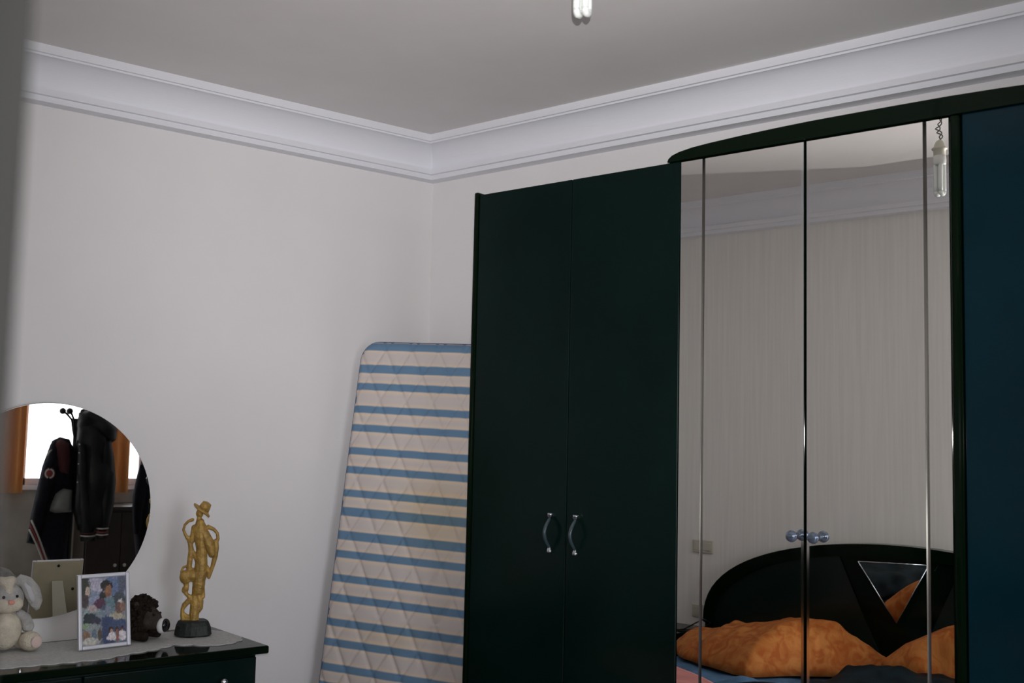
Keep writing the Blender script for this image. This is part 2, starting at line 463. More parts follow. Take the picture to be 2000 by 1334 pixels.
def bow_handle(x, z0, z1, y):
    b = BM()
    for z, s in ((z0, 1), (z1, -1)):
        lathe(b, [(.0095, -.008), (.009, -.004), (.0055, .010)] if s > 0 else [(.0055, -.010), (.009, .004), (.0095, .008)], (x, y - .012, z + s * .008), 14)
        box(b, x - .0075, x + .0075, y - .016, y + .001, z + s * .004 - .005, z + s * .004 + .005)
    pts = []
    for i in range(15):
        t = i / 14; pts.append((x, y - .012 - .028 * sin(pi * t), z0 + .014 + (z1 - z0 - .028) * t))
    tube(b, pts, [.005 + .001 * sin(pi * i / 14) for i in range(15)], 10, mi=1)
    return b
def plain_door(x0, x1, m, hx=None):
    b = BM(); box(b, x0, x1, YM, YM + .02, .07, 2.343, bev=.003)
    d = wob('door', b, m)
    if hx: wob('handle', bow_handle(hx, 1.140, 1.262, YM), [m_chrome, m_smoke], d)
    return d
plain_door(-2.584, -2.179, m_lac, -2.232)
plain_door(-2.1755, -1.768, m_lac, -2.130)
plain_door(-.937, -.521, m_lacb, -.57)

def mirror_door(x0, x1, groove, gapside, knobx):
    b = BM(); box(b, x0, x1, YM + .006, YM + .02, .07, 2.3405); d = wob('door', b, m_black)
    # silvered pane with a cut groove and a bevel along the meeting edge
    yb = YM + .006; yf = YM
    bv = .0085
    xs = [(x0 + .001, yf)] if gapside > 0 else [(x0 + .001, yf + .0003), (x0 + bv, yf)]
    xs += [(groove - .0050 + .010 * k / 12, yf + .0050 / sin(radians(33)) * (cos(radians(33) * (k / 6 - 1)) - cos(radians(33)))) for k in range(13)]
    xs += [(x1 - bv, yf), (x1 - .001, yf + .0003)] if gapside > 0 else [(x1 - .001, yf)]
    b = BM(); z0, z1 = .072, 2.339
    col = [(b.verts.new((x, y, z0)), b.verts.new((x, y, z1))) for x, y in xs]
    for i in range(len(col) - 1):
        f = b.faces.new((col[i][0], col[i + 1][0], col[i + 1][1], col[i][1])); xm = (xs[i][0] + xs[i + 1][0]) / 2
        if abs(xm - groove) < .0052: f.material_index = 1; f.smooth = True
        elif (gapside > 0 and xm > x1 - bv) or (gapside < 0 and xm < x0 + bv): f.material_index = 2
    e0 = (b.verts.new((x0 + .001, yb, z0)), b.verts.new((x0 + .001, yb, z1))); e1 = (b.verts.new((x1 - .001, yb, z0)), b.verts.new((x1 - .001, yb, z1)))
    b.faces.new((e0[0], col[0][0], col[0][1], e0[1])); b.faces.new((col[-1][0], e1[0], e1[1], col[-1][1]))
    b.faces.new([e0[1]] + [c[1] for c in col] + [e1[1]]); b.faces.new([e1[0]] + [c[0] for c in reversed(col)] + [e0[0]])
    wob('mirror_pane', b, [m_mirror, m_cut, m_edge], d)
    b = BM(); lathe(b, [(.007, 0), (.006, .010), (.0055, .014), (.010, .018), (.0145, .0245), (.016, .031), (.0145, .037), (.009, .0415), (.002, .043)], (0, 0, 0), 24)
    for v in b.verts: v.co = Vector((knobx + v.co.x, YM - v.co.z, 1.2535 + v.co.y))
    bmesh.ops.recalc_face_normals(b, faces=b.faces)
    wob('knob', b, m_knob, d, True)
    return d
mirror_door(-1.764, -1.366, -1.685, 1, -1.387)
mirror_door(-1.359, -.969, -1.031, -1, -1.325)

# ------------------------------------------------------------------ striped mattress leaning in the corner
th, ph, rho = radians(17.377), radians(6.884), radians(-2.018)
h_ = Vector((cos(th), sin(th), 0)); bk_ = Vector((-sin(th), cos(th), 0)); e_ = Vector((0, 0, 1)) * cos(ph) + bk_ * sin(ph)
hx_ = h_ * cos(rho) + e_ * sin(rho); ez_ = e_ * cos(rho) - h_ * sin(rho); ny_ = ez_.cross(hx_)
P0 = Vector((-3.340, 2.955, 1.7755))
LEN, WID, THK, TOP = 1.875, .745, .115, .0955
m_tick = attr_mat('striped_ticking', .9, .35, 500, .15)
mt = thing('mattress', 'striped blue and cream quilted single mattress leaning upright in the corner', 'mattress', P0 + ez_ * (TOP - LEN))
def stripe(t):
    """colour of the ticking by distance from the first stripe edge"""
    u = (-t) % .1635
    blue = lin((112, 144, 174)); cream = lin((230, 212, 196)); grey = lin((216, 206, 202))
    if u < .030: return blue
    if .0725 <= u < .1025: return blue
    a, c = (.030, .0725) if u < .0725 else (.1025, .1635)
    k = min(u - a, c - u)
    f_ = max(0, min(1, (k - .006) / .010)); return tuple(p_ * (1 - f_) + q_ * f_ for p_, q_ in zip(cream, grey))
b = BM(); NX, NZ = 120, 330; RC = .075
lay = b.verts.layers.float_color.new('print')
def rr(x, z):
    """clamp a point to the rounded rectangle"""
    cx = min(max(x, RC), WID - RC); cz = min(max(z, RC), LEN - RC)
    d = Vector((x - cx, z - cz))
    if (x < RC or x > WID - RC) and (z < RC or z > LEN - RC) and d.length > RC:
        d = d.normalized() * RC; return cx + d.x, cz + d.y
    return x, z
grid = {}
for side in (0, 1):
    for i in range(NX + 1):
        for j in range(NZ + 1):
            x, z = rr(WID * i / NX, LEN * j / NZ)
            t = z - LEN + TOP
            edge = min(x, WID - x, z, LEN - z)
            if z > LEN - RC or z < RC:
                cx = min(max(x, RC), WID - RC); cz = min(max(z, RC), LEN - RC)
                if x < RC or x > WID - RC: edge = RC - Vector((x - cx, z - cz)).length
            soft = .022 * (1 - min(max(edge, 0) / .03, 1)) ** 2
            u1, u2 = (x * 1.75 + z) / .205, (x * 1.75 - z) / .205
            q = min(abs(u1 - round(u1)), abs(u2 - round(u2)))
            quilt = .0075 * (1 - math.exp(-(q / .055) ** 2)) + .004 * (1 - math.exp(-(q / .25) ** 2)) * min(max(edge, 0) / .05, 1)
            y = (soft - quilt) if side == 0 else THK - soft + quilt
            v = b.verts.new(P0 - mt.location + hx_ * x + ez_ * t - (-ny_ if ny_.y > 0 else ny_) * y)
            st = stripe(t) if edge > .004 or side == 0 else lin((120, 130, 150))
            sf = .55 * max(0, min(1, 1.4 * (math.exp(-((x - .43) / .20) ** 2 - ((t + .56) / .13) ** 2) + .5 * math.exp(-((x - .30) / .16) ** 2 - ((t + 1.02) / .05) ** 2)) + .25 * noise.noise(Vector((x * 9, t * 9, 1))) - .1))
            st = [a_ * (1 - sf) + a_ * k_ * sf for a_, k_ in zip(st, (.98, .86, .58))]
            v[lay] = (*st, 1); grid[side, i, j] = v
for side in (0, 1):
    for i in range(NX):
        for j in range(NZ):
            q = [grid[side, i, j], grid[side, i + 1, j], grid[side, i + 1, j + 1], grid[side, i, j + 1]]
            f = b.faces.new(q if side == 0 else q[::-1]); f.smooth = True
rim = [(i, 0) for i in range(NX)] + [(NX, j) for j in range(NZ)] + [(i, NZ) for i in range(NX, 0, -1)] + [(0, j) for j in range(NZ, 0, -1)]
for k in range(len(rim)):
    a, c = rim[k], rim[(k + 1) % len(rim)]
    b.faces.new((grid[0, a[0], a[1]], grid[1, a[0], a[1]], grid[1, c[0], c[1]], grid[0, c[0], c[1]])).smooth = True
bmesh.ops.remove_doubles(b, verts=b.verts, dist=1e-5)
bmesh.ops.recalc_face_normals(b, faces=b.faces)
obj('quilted_cover', b, m_tick, mt)
b = BM()
for yo in (.020, THK - .020):
    pts = []
    for k in rim:
        x, z = rr(WID * k[0] / NX, LEN * k[1] / NZ)
        pts.append(P0 - mt.location + hx_ * x + ez_ * (z - LEN + TOP) - (-ny_ if ny_.y > 0 else ny_) * yo)
    pts = pts[::3]; pts.append(pts[0]); tube(b, pts, .0045, 6)
obj('piping', b, mat('blue_piping', lin((96, 112, 140)), .8), mt)

# ------------------------------------------------------------------ dresser by the left wall
ROT = pi / 2 - AL                         # local x along the wall, local y into the room is -y
ZT = .802
S0, S1, O0, O1 = -2.155, -.957, .052, .500
drs = thing('dresser', 'black-green lacquered dresser with overhanging top against the left wall', 'dresser', WL((S0 + S1) / 2, .276, 0), ROT)
HW = (S1 - S0) / 2
def lw(o_, parent=None): return o_
b = BM(); box(b, -HW, HW, -(O1 - .276), .276 - O0, ZT - .026, ZT, bev=.006); obj('top', b, m_black, drs)
b = BM(); box(b, -HW + .035, HW - .035, -.195, .215, .05, ZT - .026); obj('body', b, m_lac, drs)
for x0, x1 in ((-HW + .04, -.003), (.003, HW - .04)):
    for z0, z1 in ((.08, .305), (.311, .535), (.541, ZT - .034)):
        b = BM(); box(b, x0, x1, -.213, -.195, z0, z1, bev=.003); dr = obj('drawer', b, m_lac, drs)
        for kx in (x0 + .12, x1 - .12):
            b = BM(); lathe(b, [(.006, 0), (.006, .012), (.012, .018), (.013, .024), (.008, .029), (.001, .030)], (0, 0, 0), 16)
            for v in b.verts: v.co = Vector((kx + v.co.x, -.213 - v.co.z, (z0 + z1) / 2 + .05 + v.co.y))
            bmesh.ops.recalc_face_normals(b, faces=b.faces); obj('knob', b, m_chrome, dr, True)

# round mirror on the wall
mr = thing('round_mirror', 'round frameless mirror hung on the left wall above the dresser', 'mirror', WL(-1.546, .012, 1.2273 - .3556), ROT)
def disc(r0, r1, y0, y1, seg=96):
    b = BM(); A = []; Bv = []
    for k in range(seg):
        a = 2 * pi * k / seg
        A.append(b.verts.new((r1 * cos(a), y1, .3556 + r1 * sin(a)))); Bv.append(b.verts.new((r0 * cos(a), y0, .3556 + r0 * sin(a))))
    b.faces.new(A); b.faces.new(Bv)
    for k in range(seg): b.faces.new((A[k], A[(k + 1) % seg], Bv[(k + 1) % seg], Bv[k]))
    bmesh.ops.recalc_face_normals(b, faces=b.faces); return b
obj('mirror_glass', disc(.3545, .3525, -.016, -.019), m_mirror2, mr)
obj('glass_edge', disc(.3556, .3545, -.011, -.016), mat('polished_glass_edge', (.25, .32, .30), .1, spec=.8), mr)
obj('backing', disc(.33, .33, .0, -.011), m_wood, mr)

# lace runner with scalloped hem
run = [(-2.12, .10), (-2.12, .36)]
front = [(-2.12, .40), (-1.85, .415), (-1.70, .42), (-1.55, .435), (-1.48, .437), (-1.40, .402), (-1.30, .380), (-1.215, .335), (-1.17, .365), (-1.12, .405), (-1.06, .412), (-1.0, .375), (-.972, .32)]
back = [(-.972, .20), (-1.02, .11), (-1.4, .09), (-2.12, .09)]
edge = []
for i in range(len(front) - 1):
    a, c = Vector(front[i]), Vector(front[i + 1]); k = max(1, round((c - a).length / .006)); nn = Vector((-(c - a).y, (c - a).x)).normalized()
    for j in range(k):
        p_ = a + (c - a) * j / k; edge.append((p_, nn))
arc = 0; hem = []
for i, (p_, nn) in enumerate(edge):
    if i: arc += (p_ - edge[i - 1][0]).length
    hem.append(p_ + nn * (.011 * abs(sin(pi * arc / .058)) - .004))
outl = [Vector(v) for v in back] + []
outl = hem + [Vector(v) for v in back]
b = BM()
cen = WL((S0 + S1) / 2, .276, 0)
def loc_so(s, o, z): return (s - (S0 + S1) / 2, -(o - .276), z)
A = [b.verts.new(loc_so(v.x, v.y, 0)) for v in outl]; Bv = [b.verts.new(loc_so(v.x, v.y, .003)) for v in outl]
b.faces.new(A); b.faces.new(Bv)
for i in range(len(A)): b.faces.new((A[i], A[(i + 1) % len(A)], Bv[(i + 1) % len(A)], Bv[i]))
bmesh.ops.triangulate(b, faces=[f for f in b.faces if len(f.verts) > 4]); bmesh.ops.recalc_face_normals(b, faces=b.faces)
rn = tag(obj('lace_runner', b, m_lace), 'grey lace runner with scalloped hem lying on the dresser top', 'doily')
rn.location = WL((S0 + S1) / 2, .276, ZT + .0003); rn.rotation_euler = (0, 0, ROT)
ZD = ZT + .0034

# ------------------------------------------------------------------ photo frame
FW, FH = .170, .232
lean = radians(9.5)
fr = thing('photo_frame', 'small silver-white standing photo frame with a colourful family collage', 'photo frame', WL(-1.424, .284, ZD), ROT + radians(4))
def leanpt(x, y, z):
    return Vector((x, y * cos(lean) + z * sin(lean), z * cos(lean) - y * sin(lean)))
def leaned(b, dz=.002):
    for v in b.verts: v.co = leanpt(*v.co) + Vector((0, 0, dz))
    return b
bw = .0125
b = BM()
for x0, x1, z0, z1 in ((-FW / 2, -FW / 2 + bw, 0, FH), (FW / 2 - bw, FW / 2, 0, FH), (-FW / 2 + bw, FW / 2 - bw, 0, bw), (-FW / 2 + bw, FW / 2 - bw, FH - bw, FH)):
    box(b, x0, x1, -.012, 0, z0, z1, bev=.003)
obj('frame', leaned(b), m_frame, fr)
b = BM(); box(b, -FW / 2 + .003, FW / 2 - .003, .0, .003, .003, FH - .003); obj('backing_board', leaned(b), m_card, fr)
b = BM()
pts = [leanpt(-.018, .0035, .16), leanpt(.018, .0035, .16), Vector((.026, .115, .0)), Vector((-.026, .115, .0))]
lo = [b.verts.new(v) for v in pts]; hi = [b.verts.new(v + Vector((0, .003, .0015))) for v in pts]
b.faces.new(lo); b.faces.new(hi)
for i in range(4): b.faces.new((lo[i], hi[i], hi[(i + 1) % 4], lo[(i + 1) % 4]))
bmesh.ops.recalc_face_normals(b, faces=b.faces); obj('easel_leg', b, mat('pale_easel_card', (.60, .58, .48), .8), fr)
for px, pz in ((0, .215), (-.06, .12), (.055, .13)):
    b = BM(); ball(b, leanpt(px, .004, pz), (.005, .003, .005), seg=10); obj('backing_clip', b, m_iron, fr)
# the print: blobs of colour on a fine grid
bl = [ # cx, cy (0..1 from top), rx, ry, colour, turn
 (.5, .18, .6, .3, (150, 160, 185)), (.35, .10, .22, .10, (190, 186, 205)), (.75, .14, .25, .14, (110, 128, 165)), (.92, .12, .1, .15, (95, 100, 120)),
 (.08, .15, .12, .18, (62, 66, 60)), (.14, .22, .05, .10, (200, 180, 165)), (.07, .34, .1, .1, (80, 70, 72)), (.85, .38, .16, .14, (75, 82, 88)),
 (.25, .55, .25, .14, (150, 165, 168)), (.5, .62, .5, .1, (130, 140, 150)), (.75, .62, .22, .09, (186, 178, 160)),
 (.57, .13, .13, .085, (38, 36, 38)), (.60, .215, .085, .095, (158, 116, 92)), (.595, .27, .05, .03, (140, 98, 78)), (.48, .30, .07, .09, (50, 48, 50)),
 (.58, .44, .20, .135, (112, 140, 150)), (.42, .40, .13, .08, (96, 62, 84)), (.56, .50, .12, .07, (140, 150, 170)), (.50, .46, .05, .05, (80, 90, 110)),
 (.88, .42, .08, .07, (215, 212, 215)), (.84, .48, .09, .09, (120, 92, 84)), (.93, .47, .06, .08, (150, 120, 105)), (.24, .46, .10, .05, (190, 172, 172)),
 (.18, .62, .14, .10, (52, 60, 66)), (.33, .66, .10, .07, (58, 60, 78)), (.12, .72, .12, .05, (140, 165, 130)), (.25, .80, .16, .12, (150, 158, 160)),
 (.28, .86, .06, .09, (110, 124, 140)), (.10, .85, .09, .07, (140, 112, 92)), (.20, .95, .2, .06, (190, 188, 180)), (.40, .86, .05, .08, (96, 84, 74)),
 (.58, .68, .14, .10, (70, 84, 122)), (.55, .82, .10, .20, (66, 78, 112)), (.82, .75, .22, .10, (76, 92, 128)), (.93, .88, .1, .12, (84, 88, 130)),
 (.66, .80, .055, .05, (60, 50, 48)), (.67, .82, .035, .035, (190, 150, 130)), (.67, .91, .10, .075, (226, 218, 222)), (.79, .80, .05, .04, (66, 50, 48)), (.80, .84, .035, .04, (150, 100, 84)),
 (.91, .80, .055, .045, (70, 58, 56)), (.91, .83, .035, .03, (190, 150, 132)), (.91, .91, .09, .08, (222, 216, 222)), (.68, .985, .07, .025, (70, 72, 112)), (.80, .92, .03, .06, (150, 96, 82))]
b = BM(); lay = b.verts.layers.float_color.new('print'); GX, GZ = 72, 100; gv = {}
for i in range(GX + 1):
    for j in range(GZ + 1):
        u, w = i / GX, 1 - j / GZ
        c = Vector((128, 136, 146)) + Vector((1, 1, 1)) * 50 * noise.noise(Vector((u * 14, w * 18, 3)))
        for cx, cy, rx, ry, k in bl:
            d = ((u - cx) / rx) ** 2 + ((w - cy) / ry) ** 2
            d += .55 * noise.noise(Vector((u * 17 + cx * 9, w * 17, cy * 5))) + .5 * noise.noise(Vector((u * 41 + cx * 9, w * 45, cy * 5)))
            a = max(0, min(1, (1.15 - d) / .3)); c = c.lerp(Vector(k) * (1 + .22 * noise.noise(Vector((u * 30, w * 40, cx * 7)))), a)
        v = b.verts.new(leanpt(-FW / 2 + bw + (FW - 2 * bw) * u, -.004, bw + (FH - 2 * bw) * j / GZ) + Vector((0, 0, .002)))
        v[lay] = (*[x * .9 for x in lin([max(0, min(255, q)) for q in c])], 1); gv[i, j] = v
for i in range(GX):
    for j in range(GZ): b.faces.new((gv[i, j], gv[i + 1, j], gv[i + 1, j + 1], gv[i, j + 1]))
obj('photo_print', b, attr_mat('glossy_photo_print', .25), fr)

# ------------------------------------------------------------------ plush rabbit
rb = thing('plush_rabbit', 'grey and cream plush rabbit with drooping ears sitting on the dresser', 'plush toy', WL(-1.699, .150, ZD), ROT + radians(8))
rb.scale = (1.08, 1.08, 1.06)
b = BM(); ball(b, (0, .0, .062), (.058, .052, .064)); ball(b, (0, .01, .095), (.045, .042, .045)); organic('body', b, m_fur_g, rb, .005)
b = BM(); ball(b, (0, -.026, .062), (.046, .038, .056)); obj('belly', b, m_fur_c, rb, True)
b = BM(); ball(b, (0, -.006, .150), (.056, .048, .048)); ball(b, (0, .0, .172), (.042, .04, .032)); organic('head', b, m_fur_g, rb, .005)
b = BM(); ball(b, (-.018, -.040, .137), (.024, .020, .022)); ball(b, (.018, -.040, .137), (.024, .020, .022)); ball(b, (0, -.036, .128), (.026, .018, .018)); organic('muzzle', b, m_fur_c, rb, .004)
b = BM(); ball(b, (0, -.034, .176), (.015, .016, .022)); ball(b, (0, -.022, .200), (.026, .024, .016)); ball(b, (.012, -.02, .206), (.014, .014, .012)); ball(b, (-.016, -.016, .206), (.014, .014, .012)); organic('forehead_tuft', b, m_fur_c, rb, .004)
b = BM(); ball(b, (0, -.059, .146), (.009, .006, .007)); obj('nose', b, m_fur_p, rb, True)
for s in (-1, 1):
    b = BM(); ball(b, (s * .019, -.049, .161), .0045, seg=12); obj('eye', b, m_eye, rb, True)
    b = BM(); tube(b, [(s * .028, -.002, .192), (s * .044, -.006, .203), (s * .062, -.010, .192), (s * .080, -.014, .165), (s * .093, -.016, .132), (s * .098, -.016, .108)], [.012, .018, .022, .025, .021, .007], 14)
    for v in b.verts: v.co.y = -.010 + (v.co.y + .010) * .45
    e = organic('ear', b, m_fur_g, rb, .004)
    b = BM(); tube(b, [(s * .052, -.017, .192), (s * .066, -.019, .176), (s * .076, -.021, .152), (s * .082, -.021, .132)], [.004, .009, .010, .004], 10)
    for v in b.verts: v.co.y = -.019 + (v.co.y + .019) * .35
    obj('ear_lining', b, mat('pale_grey_felt', (.5, .5, .52), .95), e, True)
    b = BM(); tube(b, [(s * .040, -.004, .104), (s * .058, -.022, .088), (s * .062, -.038, .068), (s * .056, -.044, .054)], [.018, .019, .018, .013], 14); organic('arm', b, m_fur_g, rb, .005)
    b = BM(); ball(b, (s * .060, -.058, .029), (.031, .036, .029)); ball(b, (s * .054, -.02, .026), (.027, .034, .024)); organic('foot', b, m_fur_c, rb, .005)
    b = BM(); ball(b, (s * .063, -.094, .031), (.016, .004, .017)); obj('foot_pad', b, mat('pale_pink_felt', (.62, .48, .44), .95), rb, True)

# ------------------------------------------------------------------ plush lion
ln = thing('plush_lion', 'dark brown plush lion with shaggy mane lying behind the photo frame', 'plush toy', WL(-1.268, .200, ZD), ROT + radians(38))
ln.scale = (1.1, 1.1, 1.08)
b = BM()
for i in range(230):
    u_, v_ = random.random(), random.random(); a_ = 2 * pi * u_; el = math.acos(2 * v_ - 1)
    d = Vector((sin(el) * cos(a_), sin(el) * sin(a_), cos(el)))
    if (d.y < -.6 and d.z < .35) or d.z < -.7: continue
    p_ = Vector((0, .008, .072)) + Vector((d.x * .054, d.y * .044, d.z * .057))
    tube(b, [p_ - d * .012, p_ + d * .006, p_ + d * .013 + Vector((random.uniform(-.006, .006), 0, -.004))], [.007, .006, .0012], 5)
ball(b, (0, .008, .072), (.054, .044, .057)); obj('mane', b, m_fur_b, ln, True)
b = BM(); ball(b, (0, .10, .042), (.045, .085, .042)); ball(b, (0, .05, .05), (.045, .05, .045)); organic('body', b, m_fur_m, ln, .005)
b = BM(); ball(b, (0, -.018, .066), (.038, .034, .036)); ball(b, (0, -.040, .052), (.024, .030, .022)); ball(b, (0, -.03, .074), (.02, .03, .018)); organic('face', b, m_fur_m, ln, .004)
b = BM(); ball(b, (0, -.064, .046), (.0225, .014, .0235)); obj('muzzle', b, m_fur_w, ln, True)
b = BM(); ball(b, (.004, -.073, .047), (.0205, .011, .0205)); obj('nose', b, m_eye, ln, True)
b = BM(); ball(b, (0, -.044, .030), (.017, .022, .008)); obj('jaw', b, m_fur_b, ln, True)
for s in (-1, 1):
    b = BM(); ball(b, (s * .018, -.046, .081), .0042, seg=10); obj('eye', b, m_eye, ln, True)
    b = BM(); ball(b, (s * .040, .000, .108), (.012, .007, .012)); obj('ear', b, m_fur_m, ln, True)
    b = BM(); tube(b, [(s * .035, .03, .026), (s * .038, -.01, .018), (s * .036, -.038, .015)], [.018, .016, .014], 12); organic('paw', b, m_fur_b, ln, .004)
b = BM(); tube(b, [(0, .17, .04), (.02, .21, .03), (.05, .23, .012)], [.008, .007, .006], 8); ball(b, (.056, .232, .014), (.014, .014, .012)); obj('tail', b, m_fur_b, ln, True)

# ------------------------------------------------------------------ gilt figurine
K = .2804 / 571.0                          # metres per sketch unit
st = thing('figurine', 'slender gilt figurine in a hat standing on a dark stone base', 'figurine', WL(-1.098, .215, ZD), ROT - radians(30))
def sp(x, z, y=0.): return Vector(((x - 512) * K, y, (1030 - z) * K))
b = BM()
def cap(pts, rads, flat=.8, y=0.):
    n0 = len(b.verts)
    P_ = [sp(p[0], p[1], p[2] if len(p) > 2 else y) for p in pts]
    rads = [r * (.87 if r > 20 else .95) for r in rads]
    tube(b, P_, [r * K for r in rads], 12)
    b.verts.ensure_lookup_table()
    for p_, r in ((P_[0], rads[0]), (P_[-1], rads[-1])): ball(b, p_, r * K, seg=10)
# torso, hips, robe
cap([(528, 255), (530, 300), (540, 360), (546, 430), (548, 500), (548, 560), (545, 630)], [36, 58, 56, 44, 46, 52, 50])
cap([(540, 600), (538, 680), (536, 725)], [50, 50, 44])
cap([(560, 330, -.006), (600, 400, -.01), (618, 470, -.008)], [40, 42, 30])
cap([(490, 290), (486, 350), (470, 400)], [24, 26, 18])
# neck and head
cap([(520, 250), (519, 225)], [20, 18]); ball(b, sp(522, 192), (26 * K, 26 * K, 32 * K))
ball(b, sp(505, 190, -.006), (9 * K, 10 * K, 9 * K))
# left arm loop and drapery
cap([(476, 236), (450, 245), (425, 272), (417, 305), (430, 335), (448, 365)], [13, 11, 10, 10, 11, 14])
cap([(452, 360), (468, 400), (474, 450), (470, 520), (466, 580)], [15, 18, 19, 20, 22])
cap([(470, 400), (486, 450), (506, 490), (522, 520)], [14, 12, 16, 22])
# right arm loop
cap([(585, 285), (622, 300), (648, 328), (654, 365), (640, 390)], [16, 13, 12, 13, 18])
cap([(640, 385), (645, 430), (640, 490), (628, 545), (614, 600), (604, 630)], [20, 20, 19, 16, 13, 13])
cap([(590, 560), (600, 600), (604, 634)], [12, 14, 12])
# creature at the knee
cap([(520, 590), (480, 575), (450, 556), (428, 562), (418, 590), (424, 620)], [16, 12, 9, 9, 10, 14])
ball(b, sp(448, 630, -.004), (42 * K, 34 * K, 48 * K)); ball(b, sp(490, 620), (42 * K, 40 * K, 44 * K))
cap([(448, 660), (456, 690), (450, 712), (442, 722)], [26, 18, 28, 22])
cap([(444, 722), (462, 752), (490, 772), (500, 800)], [20, 13, 20, 24])
# legs
cap([(518, 700), (514, 760), (520, 820), (516, 880), (512, 935)], [28, 24, 40, 38, 40])
cap([(562, 700), (572, 740), (570, 765)], [18, 12, 16])
cap([(540, 760), (552, 800), (552, 840), (530, 870)], [30, 28, 26, 26])
cap([(510, 765), (478, 790), (448, 822), (436, 850), (438, 890), (448, 935)], [14, 20, 20, 14, 16, 24])
cap([(440, 880), (470, 905), (500, 905)], [14, 20, 26])
cap([(446, 925), (500, 932), (536, 930)], [20, 30, 20])
for v in b.verts: v.co.y *= .9
organic('figure', b, m_gold, st, .0016, 3)
b = BM()
cs = [(-1, -.35), (-.55, -.6), (0, -.7), (.55, -.6), (1, -.35), (1.05, .2), (.5, .6), (0, .7), (-.5, .6), (-1.05, .2)]
hatc = sp(536, 168)
rotm = Matrix.Rotation(radians(28), 3, 'Y')
lathe(b, [(.2 * 66 * K, -2 * K), (68 * K, -8 * K), (70 * K, 2 * K), (46 * K, 12 * K), (.2 * 40 * K, 14 * K)], (0, 0, 0), 20)
for v in b.verts: v.co.z += 14 * K * (v.co.x / (66 * K)) ** 2 * (1 if v.co.x < 0 else -1)
lathe(b, [(40 * K, 4 * K), (37 * K, 32 * K), (31 * K, 60 * K), (12 * K, 66 * K)], (8 * K, 0, 0), 18)
for v in b.verts: v.co = rotm @ v.co + hatc
obj('hat', b, m_gold, st, True)
b = BM(); ang = [random.uniform(.9, 1.05) for _ in range(20)]
prof_ = [(.90, 0), (1.04, 12), (1.0, 45), (.96, 70), (.86, 96), (.78, 106)]
rg = []
for r, z in prof_:
    rg.append([b.verts.new((128 * K * r * ang[k] * cos(2 * pi * k / 20), 105 * K * r * ang[k] * sin(2 * pi * k / 20), (z + random.uniform(-4, 4) * (0 < z < 100)) * K)) for k in range(20)])
for i in range(5):
    for k in range(20): b.faces.new((rg[i][k], rg[i][(k + 1) % 20], rg[i + 1][(k + 1) % 20], rg[i + 1][k]))
b.faces.new(rg[0][::-1]); b.faces.new(rg[-1]); obj('stone_base', b, m_rock, st)

# ------------------------------------------------------------------ lamp hanging from the ceiling
lx, ly, lz = -1.358, 1.783, 2.378
lp = thing('pendant_bulb', 'bare energy-saving bulb hanging by a twisted wire from the ceiling', 'lamp', (lx, ly, lz), radians(15))
b = BM(); RT = .0075
for s in (-1, 1):
    for t in (-1, 1):
        tube(b, [(s * .0095, t * .0095, z) for z in (.012, .03, .06, .1, .112)], RT, 12)
    tube(b, [(s * .0095, -.0095, .012), (s * .0095, -.0085, .0055), (s * .0095, -.004, .0015), (s * .0095, .004, .0015), (s * .0095, .0085, .0055), (s * .0095, .0095, .012)], RT, 12)
obj('tubes', b, m_glasstube, lp, True)
b = BM(); lathe(b, [(.018, .104), (.0215, .108), (.022, .122), (.0205, .138), (.015, .142)], seg=24); obj('ballast', b, m_white, lp, True)
b = BM(); lathe(b, [(.0185, .136), (.0205, .139), (.021, .158), (.0265, .161), (.027, .165), (.021, .169), (.018, .178), (.012, .190), (.006, .195)], seg=24); obj('socket', b, m_plastic, lp, True)
b = BM()
for ph_ in (0, pi):
    pts = []
    for i in range(90):
        t = i / 89; z = .192 + t * (ZC - lz - .192 - .004)
        r = .0025 + .006 * abs(sin(t * 7)) * (1 - t * .5)
        pts.append((r * cos(t * 34 + ph_) + .006 * sin(t * 19), r * sin(t * 34 + ph_), z))
    tube(b, pts, .0022, 6)
obj('twisted_wire', b, m_wire, lp, True)
b = BM(); lathe(b, [(.03, ZC - lz - .02), (.034, ZC - lz - .012), (.034, ZC - lz - .0005)], seg=20); obj('ceiling_rose', b, m_white, lp, True)

# ------------------------------------------------------------------ bed under the front wall
BX = -1.966
bed = thing('bed', 'black double bed with arched headboard holding a triangular mirror', 'bed', (BX, YF, 0))
def arch(hw, base, top, dz=0., n=40):
    # elliptical arch, sides at +-hw
    return [(hw * cos(pi * k / n), base + (top - base) * sin(pi * k / n) ** .82 + dz) for k in range(n + 1)]
o_ = arch(1.0, .60, 1.055)
b = BM(); prism(b, [(1.0, .25)] + o_ + [(-1.0, .25)], .012, .060)
# raised rim
i_ = arch(.945, .57, 1.0)
hb = obj('headboard', b, m_black, bed)
for v in hb.data.vertices: pass
def strip(outer, inner, y0, y1):
    b = BM(); n = len(outer); R4 = []
    for (xo, zo), (xi, zi) in zip(outer, inner): R4.append([b.verts.new((xo, y0, zo)), b.verts.new((xo, y1, zo)), b.verts.new((xi, y1, zi)), b.verts.new((xi, y0, zi))])
    for i in range(n - 1):
        for k in range(4): b.faces.new((R4[i][k], R4[i][(k + 1) % 4], R4[i + 1][(k + 1) % 4], R4[i + 1][k]))
    b.faces.new(R4[0]); b.faces.new(R4[-1]); bmesh.ops.recalc_face_normals(b, faces=b.faces); return b
obj('rim', strip(o_, i_, .060, .082), m_black, hb)
def side_panel(s):
    pts = [(s * x, z) for x, z in i_ if x > .29] 
    zt = [z for x, z in i_ if x > .29][-1]
    return pts + [(s * .06, .48), (s * .92, .48)] if False else [(s * .92, .40)] + pts + [(s * .28, .985), (s * .055, .48), (s * .055, .40)]
